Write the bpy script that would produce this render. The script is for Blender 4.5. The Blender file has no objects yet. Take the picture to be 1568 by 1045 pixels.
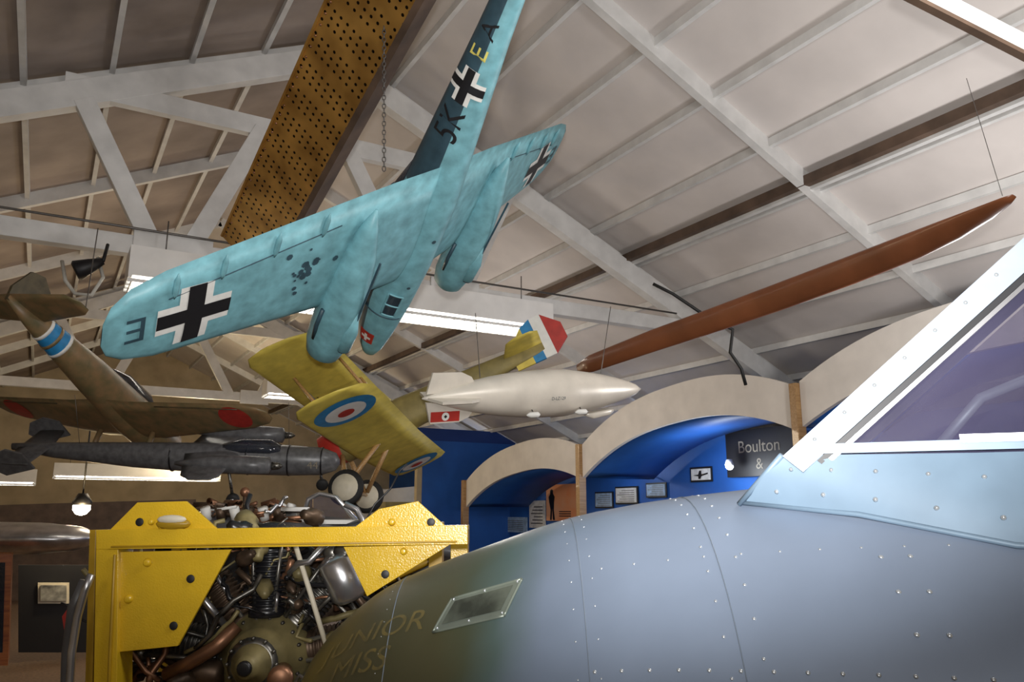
import bpy, bmesh, math, random
from mathutils import Vector as Vec, Matrix
random.seed(4)
sin,cos,pi=math.sin,math.cos,math.pi
# ------------------------------------------------------------------ camera
F=1230.0; PIT=math.radians(12); YAW=math.radians(30)
C=Vec((0,0,1.7))
R=Vec((cos(YAW),-sin(YAW),0)); FH=Vec((sin(YAW),cos(YAW),0)); ZU=Vec((0,0,1))
FW=FH*cos(PIT)+ZU*sin(PIT); UP=ZU*cos(PIT)-FH*sin(PIT)
def cv(x,y,z): return R*x+UP*y+FW*z
def ray(u,v): return cv((u-784)/F,-(v-522.5)/F,1)
def at(u,v,d): return C+ray(u,v)*d
def onX(u,v,X): r=ray(u,v); return C+r*((X-C.x)/r.x)
def onY(u,v,Y): r=ray(u,v); return C+r*((Y-C.y)/r.y)
def hz(u,v,y):
    a=(u-784)/F;b=-(v-522.5)/F
    dy=cos(PIT)-b*sin(PIT); dz=sin(PIT)+b*cos(PIT); t=y/dy
    return Vec((a*t,y,dz*t))
HM=Matrix((( R.x,FH.x,0,C.x),(R.y,FH.y,0,C.y),(0,0,1,C.z),(0,0,0,1)))
cam=bpy.data.cameras.new("camera"); co=bpy.data.objects.new("camera",cam)
bpy.context.collection.objects.link(co)
m=Matrix.Identity(4)
for i in range(3):
    m[i][0]=R[i];m[i][1]=UP[i];m[i][2]=-FW[i];m[i][3]=C[i]
co.matrix_world=m; cam.sensor_width=36; cam.lens=36*F/1568; cam.clip_start=0.02
bpy.context.scene.camera=co
bpy.context.scene.view_settings.view_transform='Standard'
# ------------------------------------------------------------------ materials
def mat(name,col,rough=.5,metal=0,var=.15,scale=6,bump=0,emit=0,col2=None,alpha=1,coat=0,bscale=None):
    M=bpy.data.materials.new(name); M.use_nodes=True; nt=M.node_tree; n=nt.nodes; l=nt.links
    b=n["Principled BSDF"]; b.inputs["Roughness"].default_value=rough; b.inputs["Metallic"].default_value=metal
    tc=n.new("ShaderNodeTexCoord"); nz=n.new("ShaderNodeTexNoise"); nz.inputs["Scale"].default_value=scale; nz.inputs["Detail"].default_value=5
    l.new(tc.outputs["Object"],nz.inputs["Vector"])
    cr=n.new("ShaderNodeValToRGB"); cr.color_ramp.elements[0].position=.3; cr.color_ramp.elements[1].position=.7
    c2=col2 or tuple(c*(1-var*1.6) for c in col)
    cr.color_ramp.elements[0].color=(*c2,1); cr.color_ramp.elements[1].color=(*[min(1,c*(1+var*.4)) for c in col],1)
    l.new(nz.outputs["Fac"],cr.inputs["Fac"]); l.new(cr.outputs["Color"],b.inputs["Base Color"])
    if bump:
        bp=n.new("ShaderNodeBump"); bp.inputs["Strength"].default_value=bump; bp.inputs["Distance"].default_value=.02 if not bscale else .003
        if bscale:
            n2=n.new("ShaderNodeTexNoise"); n2.inputs["Scale"].default_value=bscale; l.new(tc.outputs["Object"],n2.inputs["Vector"]); l.new(n2.outputs["Fac"],bp.inputs["Height"])
        else: l.new(nz.outputs["Fac"],bp.inputs["Height"])
        l.new(bp.outputs["Normal"],b.inputs["Normal"])
    if emit:
        l.new(cr.outputs["Color"],b.inputs["Emission Color"]); b.inputs["Emission Strength"].default_value=emit
    b.inputs["Alpha"].default_value=alpha; b.inputs["Coat Weight"].default_value=coat
    return M
def wood(name,c1,c2,rough=.4,sc=(1,14,14),coat=.3):
    M=mat(name,c1,rough,0,col2=c2,scale=3,coat=coat); nt=M.node_tree
    mp=nt.nodes.new("ShaderNodeMapping"); mp.inputs["Scale"].default_value=sc
    tc=[x for x in nt.nodes if x.type=='TEX_COORD'][0]; nz=[x for x in nt.nodes if x.type=='TEX_NOISE'][0]
    nt.links.new(tc.outputs["Object"],mp.inputs["Vector"]); nt.links.new(mp.outputs["Vector"],nz.inputs["Vector"]); return M
m_deck=mat("painted_plywood",(.70,.65,.62),.75,var=.09,scale=1.3,bump=.12)
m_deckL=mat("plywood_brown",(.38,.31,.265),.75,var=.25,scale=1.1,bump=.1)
m_beam=mat("white_painted_timber",(.74,.735,.72),.6,var=.10,scale=5,bump=.15)
m_beamd=mat("dark_timber",(.12,.075,.05),.6,var=.3,scale=5)
m_blue=mat("blue_wall_paint",(.015,.11,.45),.6,var=.12,scale=2)
m_bluedk=mat("navy_wall_paint",(.012,.05,.25),.7,var=.1,scale=2)
m_val=mat("cream_valance_paint",(.84,.79,.73),.6,var=.07,scale=3)
m_post=wood("tan_post_wood",(.46,.28,.12),(.32,.17,.06))
m_wallw=mat("warm_wall_paint",(.52,.42,.27),.7,var=.15,scale=2)
m_floor=mat("brown_carpet",(.12,.07,.04),.9,var=.3,scale=30)
m_lb=mat("light_blue_paint",(.19,.43,.485),.48,var=.2,scale=3)
m_dk=mat("dark_slate_paint",(.035,.075,.10),.45,var=.2,scale=3)
m_blk=mat("black_paint",(.008,.008,.01),.5,var=.1)
m_wht=mat("white_paint",(.75,.74,.70),.5,var=.06)
m_red=mat("red_paint",(.45,.03,.02),.5,var=.15)
m_yel=mat("yellow_code_paint",(.75,.65,.15),.5,var=.1)
m_rblue=mat("roundel_blue",(.02,.22,.48),.5,var=.15)
m_glass=mat("smoked_glazing",(.03,.035,.05),.06,var=.2,scale=3,alpha=.78)
m_win=mat("windscreen_glazing",(.06,.055,.10),.08,var=.5,scale=2,alpha=.62,coat=.5)
m_olive=mat("khaki_yellow_fabric",(.66,.52,.09),.55,var=.15,scale=4)
m_olived=mat("olive_drab_fabric",(.24,.19,.06),.6,var=.2,scale=4)
m_silver=mat("airship_fabric",(.72,.66,.57),.35,var=.1,scale=5,metal=.1)
m_prop=mat("propeller_mahogany",(.25,.085,.035),.33,var=.22,scale=2.2,coat=.25)
m_jb=mat("khaki_brown_paint",(.25,.15,.07),.45,scale=3,col2=(.13,.11,.05))
m_jbd=mat("dark_olive_paint",(.09,.07,.035),.5,var=.25,scale=5)
m_bomb=mat("gunmetal_paint",(.12,.12,.125),.35,var=.25,scale=5)
m_tire=mat("rubber",(.012,.012,.012),.7,var=.2)
m_cream=mat("cream_wheel",(.7,.64,.5),.5,var=.1)
m_dim=mat("dull_gold_lettering",(.25,.22,.17),.5,var=.1)
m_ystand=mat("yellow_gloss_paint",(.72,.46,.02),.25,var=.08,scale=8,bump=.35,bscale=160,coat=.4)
m_ystd=mat("darker_yellow_paint",(.45,.27,.015),.35,var=.15,scale=8)  # darker yellow for the column side, edge lines and engine mount
m_eng=mat("engine_grey_metal",(.20,.19,.17),.35,metal=.8,var=.5,scale=14)
m_engb=mat("engine_brown_metal",(.13,.085,.055),.45,metal=.6,var=.4,scale=14)
m_engk=mat("engine_black_enamel",(.012,.012,.014),.3,var=.2,scale=14)
m_engy=mat("crankcase_olive",(.28,.23,.10),.5,metal=.2,var=.4,scale=9)
m_alum=mat("bright_aluminium",(.6,.6,.62),.28,metal=.9,var=.2,scale=8)
m_cop=mat("copper_pipe",(.32,.16,.09),.4,metal=.7,var=.3,scale=8)
m_cable=mat("cable_black",(.01,.01,.01),.6)
m_cablew=mat("cable_white",(.6,.58,.52),.6)
m_steel=mat("steel_cable",(.16,.15,.14),.4,metal=.6)
m_fix=mat("white_enamel_fixture",(.82,.81,.79),.4,var=.05)
m_tube=mat("fluorescent_tube",(1,.95,.85),.5,var=0,emit=9)
m_bulb=mat("spot_bulb",(1,.9,.7),.5,var=0,emit=25)
m_bulbc=mat("cool_spot_bulb",(.9,.95,1),.5,var=0,emit=12)
m_paper=mat("poster_paper",(.72,.73,.72),.6,var=.15,scale=12)
m_paperb=mat("poster_blue",(.35,.5,.7),.6,var=.2,scale=12)
m_orange=mat("poster_sunset",(.85,.26,.07),.6,scale=1.2,col2=(.8,.5,.32))
m_photo=mat("photo_print",(.42,.42,.38),.5,scale=9,col2=(.05,.05,.05))
m_wcab=wood("cabinet_wood",(.38,.12,.03),(.2,.05,.015))
# ------------------------------------------------------------------ mesh builder
class MB:
    def __init__(s,name): s.name=name; s.V=[];s.Fc=[];s.Mi=[];s.Sm=[];s.mats=[]
    def mi(s,m):
        if m not in s.mats: s.mats.append(m)
        return s.mats.index(m)
    def add(s,vs,fs,m,smooth=False):
        o=len(s.V); s.V+= [Vec(v) for v in vs]
        for k,f in enumerate(fs):
            s.Fc.append([o+i for i in f]); s.Mi.append(s.mi(m[k] if isinstance(m,list) else m)); s.Sm.append(smooth)
    def loft(s,rings,m,closed=True,cap=True,smooth=True):
        n=len(rings[0]); vs=[v for r in rings for v in r]; fs=[];ms=[]
        for i in range(len(rings)-1):
            for j in range(n if closed else n-1):
                k=(j+1)%n; fs.append((i*n+j,i*n+k,(i+1)*n+k,(i+1)*n+j)); ms.append(m(i,j) if callable(m) else m)
        if cap and closed:
            fs.append(tuple(range(n))[::-1]); ms.append(m(0,0) if callable(m) else m)
            fs.append(tuple((len(rings)-1)*n+j for j in range(n))); ms.append(m(len(rings)-2,0) if callable(m) else m)
        s.add(vs,fs,ms,smooth)
    def rev(s,p,d,prof,m,n=20,smooth=True,sx=1,sy=1,up=None):
        p=Vec(p);d=Vec(d).normalized(); a=d.cross(Vec(up) if up else (Vec((0,0,1)) if abs(d.z)<.9 else Vec((1,0,0)))).normalized(); b=a.cross(d)
        s.loft([[p+d*t+a*(r*sx*cos(2*pi*j/n))+b*(r*sy*sin(2*pi*j/n)) for j in range(n)] for t,r in prof],m,smooth=smooth)
    def tube(s,p,q,r,m,r2=None,n=10,smooth=True):
        p=Vec(p);q=Vec(q); L=(q-p).length
        s.rev(p,q-p,[(0,r),(L,r if r2 is None else r2)],m,n,smooth)
    def path(s,pts,r,m,n=8):
        pts=[Vec(p) for p in pts]; rings=[]; a=None
        for i,p in enumerate(pts):
            d=(pts[min(i+1,len(pts)-1)]-pts[max(i-1,0)]).normalized()
            if a is None: a=d.cross(Vec((0,0,1)) if abs(d.z)<.9 else Vec((1,0,0))).normalized()
            a=(a-d*a.dot(d)).normalized(); b=d.cross(a); rr=r[i] if isinstance(r,list) else r
            rings.append([p+a*(rr*cos(2*pi*j/n))+b*(rr*sin(2*pi*j/n)) for j in range(n)])
        s.loft(rings,m)
    def beam(s,p,q,w,h,m,up=(0,0,1)):
        p=Vec(p);q=Vec(q); d=(q-p).normalized(); a=d.cross(Vec(up)).normalized(); b=a.cross(d)
        s.loft([[x+a*(w/2*i)+b*(h/2*j) for i,j in ((-1,-1),(1,-1),(1,1),(-1,1))] for x in (p,q)],m,smooth=False)
    def box(s,lo,hi,m):
        x0,y0,z0=lo;x1,y1,z1=hi
        s.loft([[Vec((x0,y0,z)),Vec((x1,y0,z)),Vec((x1,y1,z)),Vec((x0,y1,z))] for z in (z0,z1)],m,smooth=False)
    def prism(s,pts,ext,m):
        pts=[Vec(p) for p in pts]; e=Vec(ext); s.loft([pts,[p+e for p in pts]],m,smooth=False)
    def grid(s,fn,u0,u1,v0,v1,nu,nv,m,smooth=True):
        vs=[fn(u0+(u1-u0)*i/nu,v0+(v1-v0)*j/nv) for i in range(nu+1) for j in range(nv+1)]
        fs=[(i*(nv+1)+j,(i+1)*(nv+1)+j,(i+1)*(nv+1)+j+1,i*(nv+1)+j+1) for i in range(nu) for j in range(nv)]
        s.add(vs,fs,m,smooth)
    def disc(s,fn,cx,cy,r,m,n=24,r0=0,k=3,sx=1,sy=1):
        if r0==0: r0=.001
        vs=[fn(cx+sx*(r0+(r-r0)*i/k)*cos(2*pi*j/n),cy+sy*(r0+(r-r0)*i/k)*sin(2*pi*j/n)) for i in range(k+1) for j in range(n)]
        s.add(vs,[(i*n+j,i*n+(j+1)%n,(i+1)*n+(j+1)%n,(i+1)*n+j) for i in range(k) for j in range(n)],m,True)
    def text(s,fn,txt,cx,cy,size,m,rot=0,flip=False):
        cu=bpy.data.curves.new("t",'FONT'); cu.body=txt; cu.size=size; cu.align_x='CENTER'; cu.align_y='CENTER'
        ob=bpy.data.objects.new("t",cu); bpy.context.collection.objects.link(ob)
        dg=bpy.context.evaluated_depsgraph_get(); me=bpy.data.meshes.new_from_object(ob.evaluated_get(dg))
        vs=[]
        for v in me.vertices:
            x,y=v.co.x,v.co.y
            if flip:x=-x
            vs.append(fn(cx+x*cos(rot)-y*sin(rot),cy+x*sin(rot)+y*cos(rot)))
        s.add(vs,[tuple(p.vertices) for p in me.polygons],m)
        bpy.data.objects.remove(ob); bpy.data.curves.remove(cu); bpy.data.meshes.remove(me)
    def ball(s,c,r,m,n=10,sc=(1,1,1)):
        c=Vec(c); rings=[]
        for i in range(n//2+1):
            a=pi*i/(n//2); rr=max(sin(a),.001)
            rings.append([c+Vec((r*sc[0]*rr*cos(2*pi*j/n),r*sc[1]*rr*sin(2*pi*j/n),r*sc[2]*cos(a))) for j in range(n)])
        s.loft(rings,m)
    def build(s,M=None,parent=None,bevel=0):
        me=bpy.data.meshes.new(s.name); me.from_pydata([tuple(v) for v in s.V],[],s.Fc)
        for m_ in s.mats: me.materials.append(m_)
        for i,p in enumerate(me.polygons): p.material_index=s.Mi[i]; p.use_smooth=s.Sm[i]
        bm=bmesh.new(); bm.from_mesh(me); bmesh.ops.recalc_face_normals(bm,faces=bm.faces); bm.to_mesh(me); bm.free()
        ob=bpy.data.objects.new(s.name,me); bpy.context.collection.objects.link(ob)
        if parent: ob.parent=parent
        if M is not None: ob.matrix_world=M
        if bevel:
            bv=ob.modifiers.new("bevel",'BEVEL'); bv.width=bevel; bv.segments=2; bv.limit_method='ANGLE'
        return ob
def frame(o,n,x,s):
    Y=cv(*n).normalized(); X=cv(*x); X=(X-Y*X.dot(Y)).normalized(); Z=X.cross(Y)
    M=Matrix.Identity(4)
    for i in range(3): M[i][0]=X[i]*s;M[i][1]=Y[i]*s;M[i][2]=Z[i]*s;M[i][3]=o[i]
    return M
def thick(c,t): c=max(0,min(1,c)); return 5*t*(.2969*math.sqrt(c)-.126*c-.3516*c*c+.2843*c**3-.1036*c**4)
CH=[0,.02,.07,.15,.3,.5,.75,1]
def wing(b,secs,m,half=False):
    full=[(-a[0],*a[1:]) for a in secs[::-1] if a[0]>0]+list(secs)
    if half: full=list(secs)
    rings=[]
    for x,yl,c,z,t in full:
        top=[Vec((x,yl-c*k,z+c*thick(k,t))) for k in CH]; bot=[Vec((x,yl-c*k,z-c*thick(k,t)*.75-(.002 if 0<k<1 else 0)*c)) for k in CH[1:-1]][::-1]
        rings.append(top+bot)
    nt_=len(CH)
    b.loft(rings,(lambda i,j: m[0] if j<nt_-1 else m[1]) if isinstance(m,tuple) else m)
def surf_of(secs,off,bottom=True):
    def fn(x,y):
        ax=abs(x)
        for a,c in zip(secs,secs[1:]):
            if a[0]<=ax<=c[0]: break
        k=(ax-a[0])/(c[0]-a[0]) if c[0]>a[0] else 0; k=max(0,min(1,k))
        yl,ch,z,t=[a[i]+(c[i]-a[i])*k for i in (1,2,3,4)]
        q=(yl-y)/ch
        return Vec((x,y,z-(ch*thick(q,t)*.75+off))) if bottom else Vec((x,y,z+ch*thick(q,t)+off))
    return fn
SG=[-1]
def cross(b,fn,cx,cy,L,w,g,rot=0):
    def f2(o): 
        def f(x,y):
            a=cx+x*cos(rot)-y*sin(rot); c=cy+x*sin(rot)+y*cos(rot); v=fn(a,c); v2=fn(a+.001,c); v3=fn(a,c+.001)
            n=(v2-v).cross(v3-v).normalized(); return v,n
        return lambda x,y:(f(x,y)[0]+o*SG[0]*f(x,y)[1])
    for mm,ww,LL,o in ((m_wht,w+g,L,.0),(m_blk,w,L,.012)):
        f=f2(o)
        b.grid(f,-LL,LL,-ww,ww,6,3,mm); b.grid(f,-ww,ww,-LL,-ww,3,3,mm); b.grid(f,-ww,ww,ww,LL,3,3,mm)
# ------------------------------------------------------------------ room shell
CX=2.3
def zt(X): return 6.59-.46*abs(X-CX)
def box_obj(name,lo,hi,m): b=MB(name); b.box(lo,hi,m); return b.build()
XL,XR,YB,YF=-6,10.6,-5,27
box_obj("floor",(XL,YB,-.1),(XR,YF,0),m_floor)
box_obj("wall_left",(XL-.15,YB,0),(XL,YF,3.1),m_wallw)
box_obj("wall_right",(XR,YB,0),(XR+.15,YF,3.1),m_blue)
b=MB("wall_far"); b.prism([(XL,YF,0),(XR,YF,0),(XR,YF,3.05),(CX,YF,6.9),(XL,YF,3.05)],(0,.15,0),m_wallw); b.build()
b=MB("wall_back"); b.prism([(XL,YB,0),(XR,YB,0),(XR,YB,3.05),(CX,YB,6.9),(XL,YB,3.05)],(0,-.15,0),m_wallw); b.build()
b=MB("ceiling")
for sgn,m_ in ((1,m_deck),(-1,m_deckL)):
    E=XR+.15 if sgn>0 else XL-.15
    pts=[(CX,YB,zt(CX)+.3),(E,YB,zt(E)+.3),(E,YB,zt(E)+.4),(CX,YB,zt(CX)+.4)]
    b.prism(pts,(0,YF-YB,0),m_)
b.build()
b=MB("ceiling_rafters")
ys=[-3.3,-.5,2.3,5.08,11.2,14.5,21,24]
for y in ys:
    for sgn in (1,-1):
        E=XR if sgn>0 else XL
        b.beam((CX,y,zt(CX)+.21),(E,y,zt(E)+.21),.085,.17,m_beam)
for k in range(1,12):
    for sgn in (1,-1):
        X=CX+sgn*(.70*k+.02); 
        if X>XR-.1 or X<XL+.1: continue
        b.beam((X,YB,zt(X)+.255),(X,YF,zt(X)+.255),.05,.085,m_beam)
b.build()
b=MB("ceiling_dark_purlin"); X=6.3
b.beam((X,YB,zt(X)+.18),(X,YF,zt(X)+.18),.08,.10,m_beamd); b.beam((X+.075,YB,zt(X)+.15),(X+.075,YF,zt(X)+.15),.06,.10,m_beam); b.build()
for Y in (7.95,17.8,-2.0):
    b=MB("roof_truss"); zc=4.12
    b.beam((XL,Y,zc),(7.75,Y,zc),.14,.18,m_beam)
    for sgn in (1,-1):
        E=XR if sgn>0 else XL
        b.beam((CX,Y,zt(CX)),(E,Y,zt(E)),.15,.25,m_beam)
        b.beam((CX,Y+.12,zt(CX)+.18),(E,Y+.12,zt(E)+.18),.1,.16,m_beam)
    b.beam((-.2,Y-.02,5.58),(4.8,Y-.02,5.58),.1,.2,m_beam)
    for x0,x1 in ((.68,-.03),(.98,1.6),(3.3,2.5),(3.9,4.55)):
        b.beam((x0,Y-.03,zc),(x1,Y-.03,5.55 if x1>0 else 5.45),.1,.18,m_beam)
    b.beam((CX,Y,5.6),(CX,Y,6.6),.12,.14,m_beam)
    b.box((.5,Y-.1,zc-.15),(1.2,Y-.06,zc+.14),m_beam); b.box((3.5,Y-.1,zc-.15),(4.1,Y-.06,zc+.14),m_beam)
    b.build(bevel=.006)
b=MB("roof_tie_beam"); b.beam(at(1370,-30,3.6),at(1640,110,3.6),.05,.09,m_beam); b.beam(at(1370,-16,3.57),at(1640,122,3.57),.04,.02,m_beamd); b.build()
b=MB("conduit_pipe"); b.path([(XL,7.8,4.25),(1,7.8,4.25),(7,7.8,4.25)],.012,m_steel); b.build()
# ------------------------------------------------------------------ alcove with arches (right)
PO=[2.0,6.8,11.5,15.9]; 
ZO=[(2.95+.5,3.28),(3.25,2.83),(2.83,2.36)]; BU=[.48,.50,.40]; TH=.56
def arch(k,t,o=0):
    a,c=ZO[k]; return a+(c-a)*t-o+BU[k]*(1-abs(2*t-1)**2.4)
for k in range(3):
    b=MB("arch_valance"); n=28; y0,y1=PO[k]+.06,PO[k+1]-.06
    rings=[]
    for i in range(n+1):
        t=i/n; y=y0+(y1-y0)*t; z1=arch(k,t); z0=arch(k,t,TH)
        rings.append([Vec((8,y,z0)),Vec((8,y,z1)),Vec((8.07,y,z1)),Vec((8.07,y,z0))])
    b.loft(rings,m_val,smooth=False); b.build()
    b=MB("arch_soffit"); rings=[]
    for i in range(n+1):
        t=i/n; y=y0+(y1-y0)*t; z0=arch(k,t,TH)
        rings.append([Vec((8.08,y,z0)),Vec((8.08,y,z0+.04)),Vec((9.56,y,z0+.04)),Vec((9.56,y,z0))])
    b.loft(rings,m_blue); b.build()
for k,y in enumerate(PO):
    top=[3.45,3.26,2.84,2.37][k]
    b=MB("arch_post"); b.box((7.93,y-.055,0),(8.075,y+.055,top),m_post); b.build(bevel=.008)
b=MB("wall_alcove"); b.box((9.75,1,0),(9.85,17.0,2.95),m_blue); b.build()
b=MB("wall_partition"); b.box((7.45,17.0,0),(10.6,17.1,3.3),m_blue); b.box((7.3,17.15,2.9),(10.6,17.25,3.6),m_bluedk); b.build()
b=MB("trim_partition"); b.box((7.33,16.98,0),(7.45,17.12,3.3),m_wallw); b.build()
def panel(name,u0,v0,u1,v1,m_,X=9.73,fr=True,content=None):
    p=onX(u0,v0,X); q=onX(u1,v1,X)
    c=onX((u0+u1)/2,(v0+v1)/2,X); hgt=abs(v1-v0)*(c-C).dot(FW)/F/cos(PIT)
    ya,yb=min(p.y,q.y),max(p.y,q.y)
    b=MB(name); b.box((X-.02,ya,c.z-hgt/2),(X,yb,c.z+hgt/2),m_blk if fr else m_)
    e=.03 if fr else 0
    b.box((X-.03,ya+e,c.z-hgt/2+e),(X-.021,yb-e,c.z+hgt/2-e),m_)
    if content: content(b,X-.035,ya,yb,c.z-hgt/2,c.z+hgt/2)
    return b.build()
def silhouette(b,X,ya,yb,z0,z1):
    fn=lambda a,c:Vec((X,yb-(yb-ya)*a,z0+(z1-z0)*c))
    P=[(.12,.02),(.14,.3),(.10,.5),(.08,.66),(.13,.74),(.13,.84),(.18,.88),(.22,.84),(.22,.75),(.27,.66),(.25,.5),(.24,.3),(.27,.02),(.21,.02),(.19,.35),(.17,.02)]
    b.add([fn(*p) for p in P],[tuple(range(len(P)))],m_blk)
    for i in range(3): b.box((X-.001,yb-(yb-ya)*(.75),z0+(z1-z0)*(.12+.06*i)),(X,yb-(yb-ya)*.4,z0+(z1-z0)*(.145+.06*i)),m_blk)
def lines(b,X,ya,yb,z0,z1):
    for i in range(6):
        z=z0+(z1-z0)*(.15+.12*i); b.box((X-.001,ya+(yb-ya)*.12,z),(X,yb-(yb-ya)*(.12+.1*(i%3)),z+(z1-z0)*.035),m_steel)
def plane_print(b,X,ya,yb,z0,z1):
    fn=lambda a,c:Vec((X,yb-(yb-ya)*a,z0+(z1-z0)*c))
    P=[(.15,.45),(.4,.5),(.45,.75),(.55,.75),(.55,.5),(.85,.6),(.85,.5),(.55,.38),(.5,.2),(.4,.2),(.4,.38)]
    b.add([fn(*p) for p in P],[tuple(range(len(P)))],m_blk)
panel("sunset_poster",838,743,890,797,m_orange,fr=False,content=silhouette)
panel("framed_print",722,793,762,824,m_paper,content=plane_print)
panel("information_panel",766,793,808,815,m_paperb,fr=False,content=lines)
panel("information_panel",812,768,836,808,m_paper,fr=False,content=lines)
panel("information_panel",912,754,940,778,m_paperb,content=lines)
panel("information_panel",943,746,978,772,m_paper,content=lines)
panel("framed_print",1058,716,1092,738,m_paper,content=plane_print)
panel("information_panel",990,740,1022,762,m_paperb,content=lines)
def signtxt(b,X,ya,yb,z0,z1):
    fn=lambda a,c:Vec((X,-a,c))
    b.text(fn,"Boulton",-(ya+yb)/2,z0+(z1-z0)*.62,.27,m_dim); b.text(fn,"&",-(ya+yb)/2,z0+(z1-z0)*.25,.24,m_dim)
panel("name_sign",1112,657,1222,728,m_blk,X=9.62,fr=False,content=signtxt)
for (u,v) in ((946,709),(1117,714),(748,759)):
    p=onX(u,v,9.3); b=MB("spotlight"); b.rev(p+Vec((0,0,.10)),(0,0,-1),[(0,.05),(.08,.07),(.1,.06)],m_fix); b.ball(p,.065,m_bulbc); b.build()
    L=bpy.data.lights.new("spot_lamp",'POINT'); L.energy=45; L.color=(.85,.92,1); L.shadow_soft_size=.08
    o=bpy.data.objects.new("spot_lamp",L); o.location=p+Vec((-.35,0,-.15)); bpy.context.collection.objects.link(o)
# ------------------------------------------------------------------ fluorescent fixtures
def fixture(x0,x1,y,z):
    b=MB("fluorescent_light_fixture")
    b.box((x0,y-.2,z),(x1,y+.2,z+.27),m_fix); b.box((x0,y-.21,z-.02),(x0+.03,y+.21,z),m_fix); b.box((x1-.03,y-.21,z-.02),(x1,y+.21,z),m_fix)
    for dy in (-.12,0,.12): b.tube((x0+.06,y+dy,z-.025),(x1-.06,y+dy,z-.025),.022,m_tube)
    n=int((x1-x0)/.12)
    for i in range(n+1):
        x=x0+.03+(x1-x0-.06)*i/n; b.box((x-.004,y-.2,z-.06),(x+.004,y+.2,z-.045),m_fix)
    for dy in (-.2,-.07,.07,.2): b.box((x0,y+dy-.004,z-.06),(x1,y+dy+.004,z-.03),m_fix)
    b.tube((x0+.3,y,z+.27),(x0+.3,y,z+.6),.006,m_steel); b.tube((x1-.3,y,z+.27),(x1-.3,y,z+.6),.006,m_steel)
    b.build()
fixture(.46,2.5,7.6,3.70); fixture(2.70,4.78,7.55,3.72)
fixture(.2,3.6,20,2.45); fixture(-1.3,-.1,20,2.3); fixture(3.5,5.6,15.5,3.9)
# ------------------------------------------------------------------ twin-engine model
b=MB("twin_engine_fighter_model")
FS=[(4.95,.04,.04,-.14),(4.83,.2,.22,-.14),(4.5,.34,.38,-.1),(3.8,.48,.55,-.03),(2.6,.60,.70,.02),(1,.64,.80,.05),(-1,.62,.78,.08),(-1.3,.60,.76,.08),(-3,.50,.62,.12),(-5.5,.33,.42,.18),(-8.2,.18,.26,.22),(-9,.05,.1,.24)]
NJ=32
def fpos(y,a,off=0):
    for p,q in zip(FS,FS[1:]):
        if p[0]>=y>=q[0]: break
    k=(p[0]-y)/(p[0]-q[0]); k=max(0,min(1,k)); w,h,z=[p[i]+(q[i]-p[i])*k for i in (1,2,3)]
    return Vec(((w+off)*cos(a),y,z+(h+off)*sin(a)))
ringY=[]
for p,q in zip(FS,FS[1:]):
    for k in range(3): ringY.append(p[0]+(q[0]-p[0])*k/3)
ringY.append(FS[-1][0])
def fm(i,j):
    a=2*pi*(j+.5)/NJ; y=ringY[i]
    if y<-1.25: lim=-.35
    elif y>1.9: lim=.1
    else: lim=.9
    return m_dk if sin(a)>sin(lim) else m_lb
b.loft([[fpos(y,2*pi*j/NJ) for j in range(NJ)] for y in ringY],fm)
WS=[(0,1.6,3.9,-.25,.15),(2.0,1.6,3.7,-.05,.15),(7.4,1.25,2.45,.58,.11),(8.05,1.05,2.0,.66,.10),(8.4,.75,1.35,.69,.08),(8.52,.4,.6,.70,.05)]
wing(b,WS,(m_dk,m_lb))
wf=surf_of(WS,.02)
for sx in (-1,1):
    cross(b,wf,sx*6.7,.15,.80,.19,.17)
    x=sx*2.7
    b.rev((x,3.25,-.30),(0,-1,0),[(0,.14),(.05,.28),(.2,.42),(.6,.50),(1.6,.53),(2.6,.50),(3.7,.36),(4.5,.18),(5.0,.03)],m_lb,24,sy=1.1)
    b.rev((x,2.5,-.81),(0,-1,0),[(0,.12),(.05,.2),(.7,.22),(1.4,.05)],m_lb,16); b.rev((x,2.51,-.81),(0,-1,0),[(0,.16),(.02,.16)],m_blk,16)
    for s2 in (-1,1): b.path([(x+s2*.46,2.4,-.2),(x+s2*.54,1.9,-.2),(x+s2*.54,1.3,-.22)],.06,m_dk)
    b.box((x-.015,-.6,-.92),(x+.015,1.4,-.87),m_dk)
    for xx in (3.8,5.0,6.2,7.2):
        q=wf(sx*xx,1.5-.06*xx-3.6+.27*xx*.9); b.rev((q.x,q.y+.35,q.z-.03),(0,-1,0),[(0,.01),(.15,.06),(.5,.06),(.7,.01)],m_lb,8)
    p=[wf(sx*(3.3+.5*i),(-1.25+.10*i)) for i in range(9)]
    b.path([q+Vec((0,0,.01)) for q in p],.014,m_dk,6)
wf2=surf_of(WS,.025)
b.text(wf2,"E",-7.9,.2,.95,m_dk,rot=pi); b.text(wf2,"E",7.9,.2,.95,m_dk,rot=pi)
for i in range(30):
    rr=abs(random.gauss(0,.26)); aa=random.random()*6.3
    b.disc(wf2,-4.1+rr*cos(aa)*1.3,-.1+rr*sin(aa)*1.7,random.uniform(.02,.10),m_dk,7,k=1)
TS=[(0,-7.9,1.1,.3,.1),(2.1,-8.0,.9,.3,.1),(2.35,-8.15,.5,.3,.08)]
wing(b,TS,(m_dk,m_lb))
for sx in (-1,1):
    P=[(-7.9,-.1),(-7.8,.2),(-8.1,.9),(-8.4,1.1),(-8.9,1.05),(-9.1,.6),(-9.1,-.1),(-8.6,-.3)]
    b.prism([(sx*2.1-.05,y,z+.1) for y,z in P],(.1,0,0),m_lb)
b.loft([[Vec((w*cos(a),y,.62+h*sin(a))) for a in [pi*j/10 for j in range(11)]] for y,w,h in ((2.5,.3,.12),(1.9,.38,.45),(1,.42,.55),(-.6,.42,.5),(-1.8,.34,.15))],m_glass)
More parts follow.
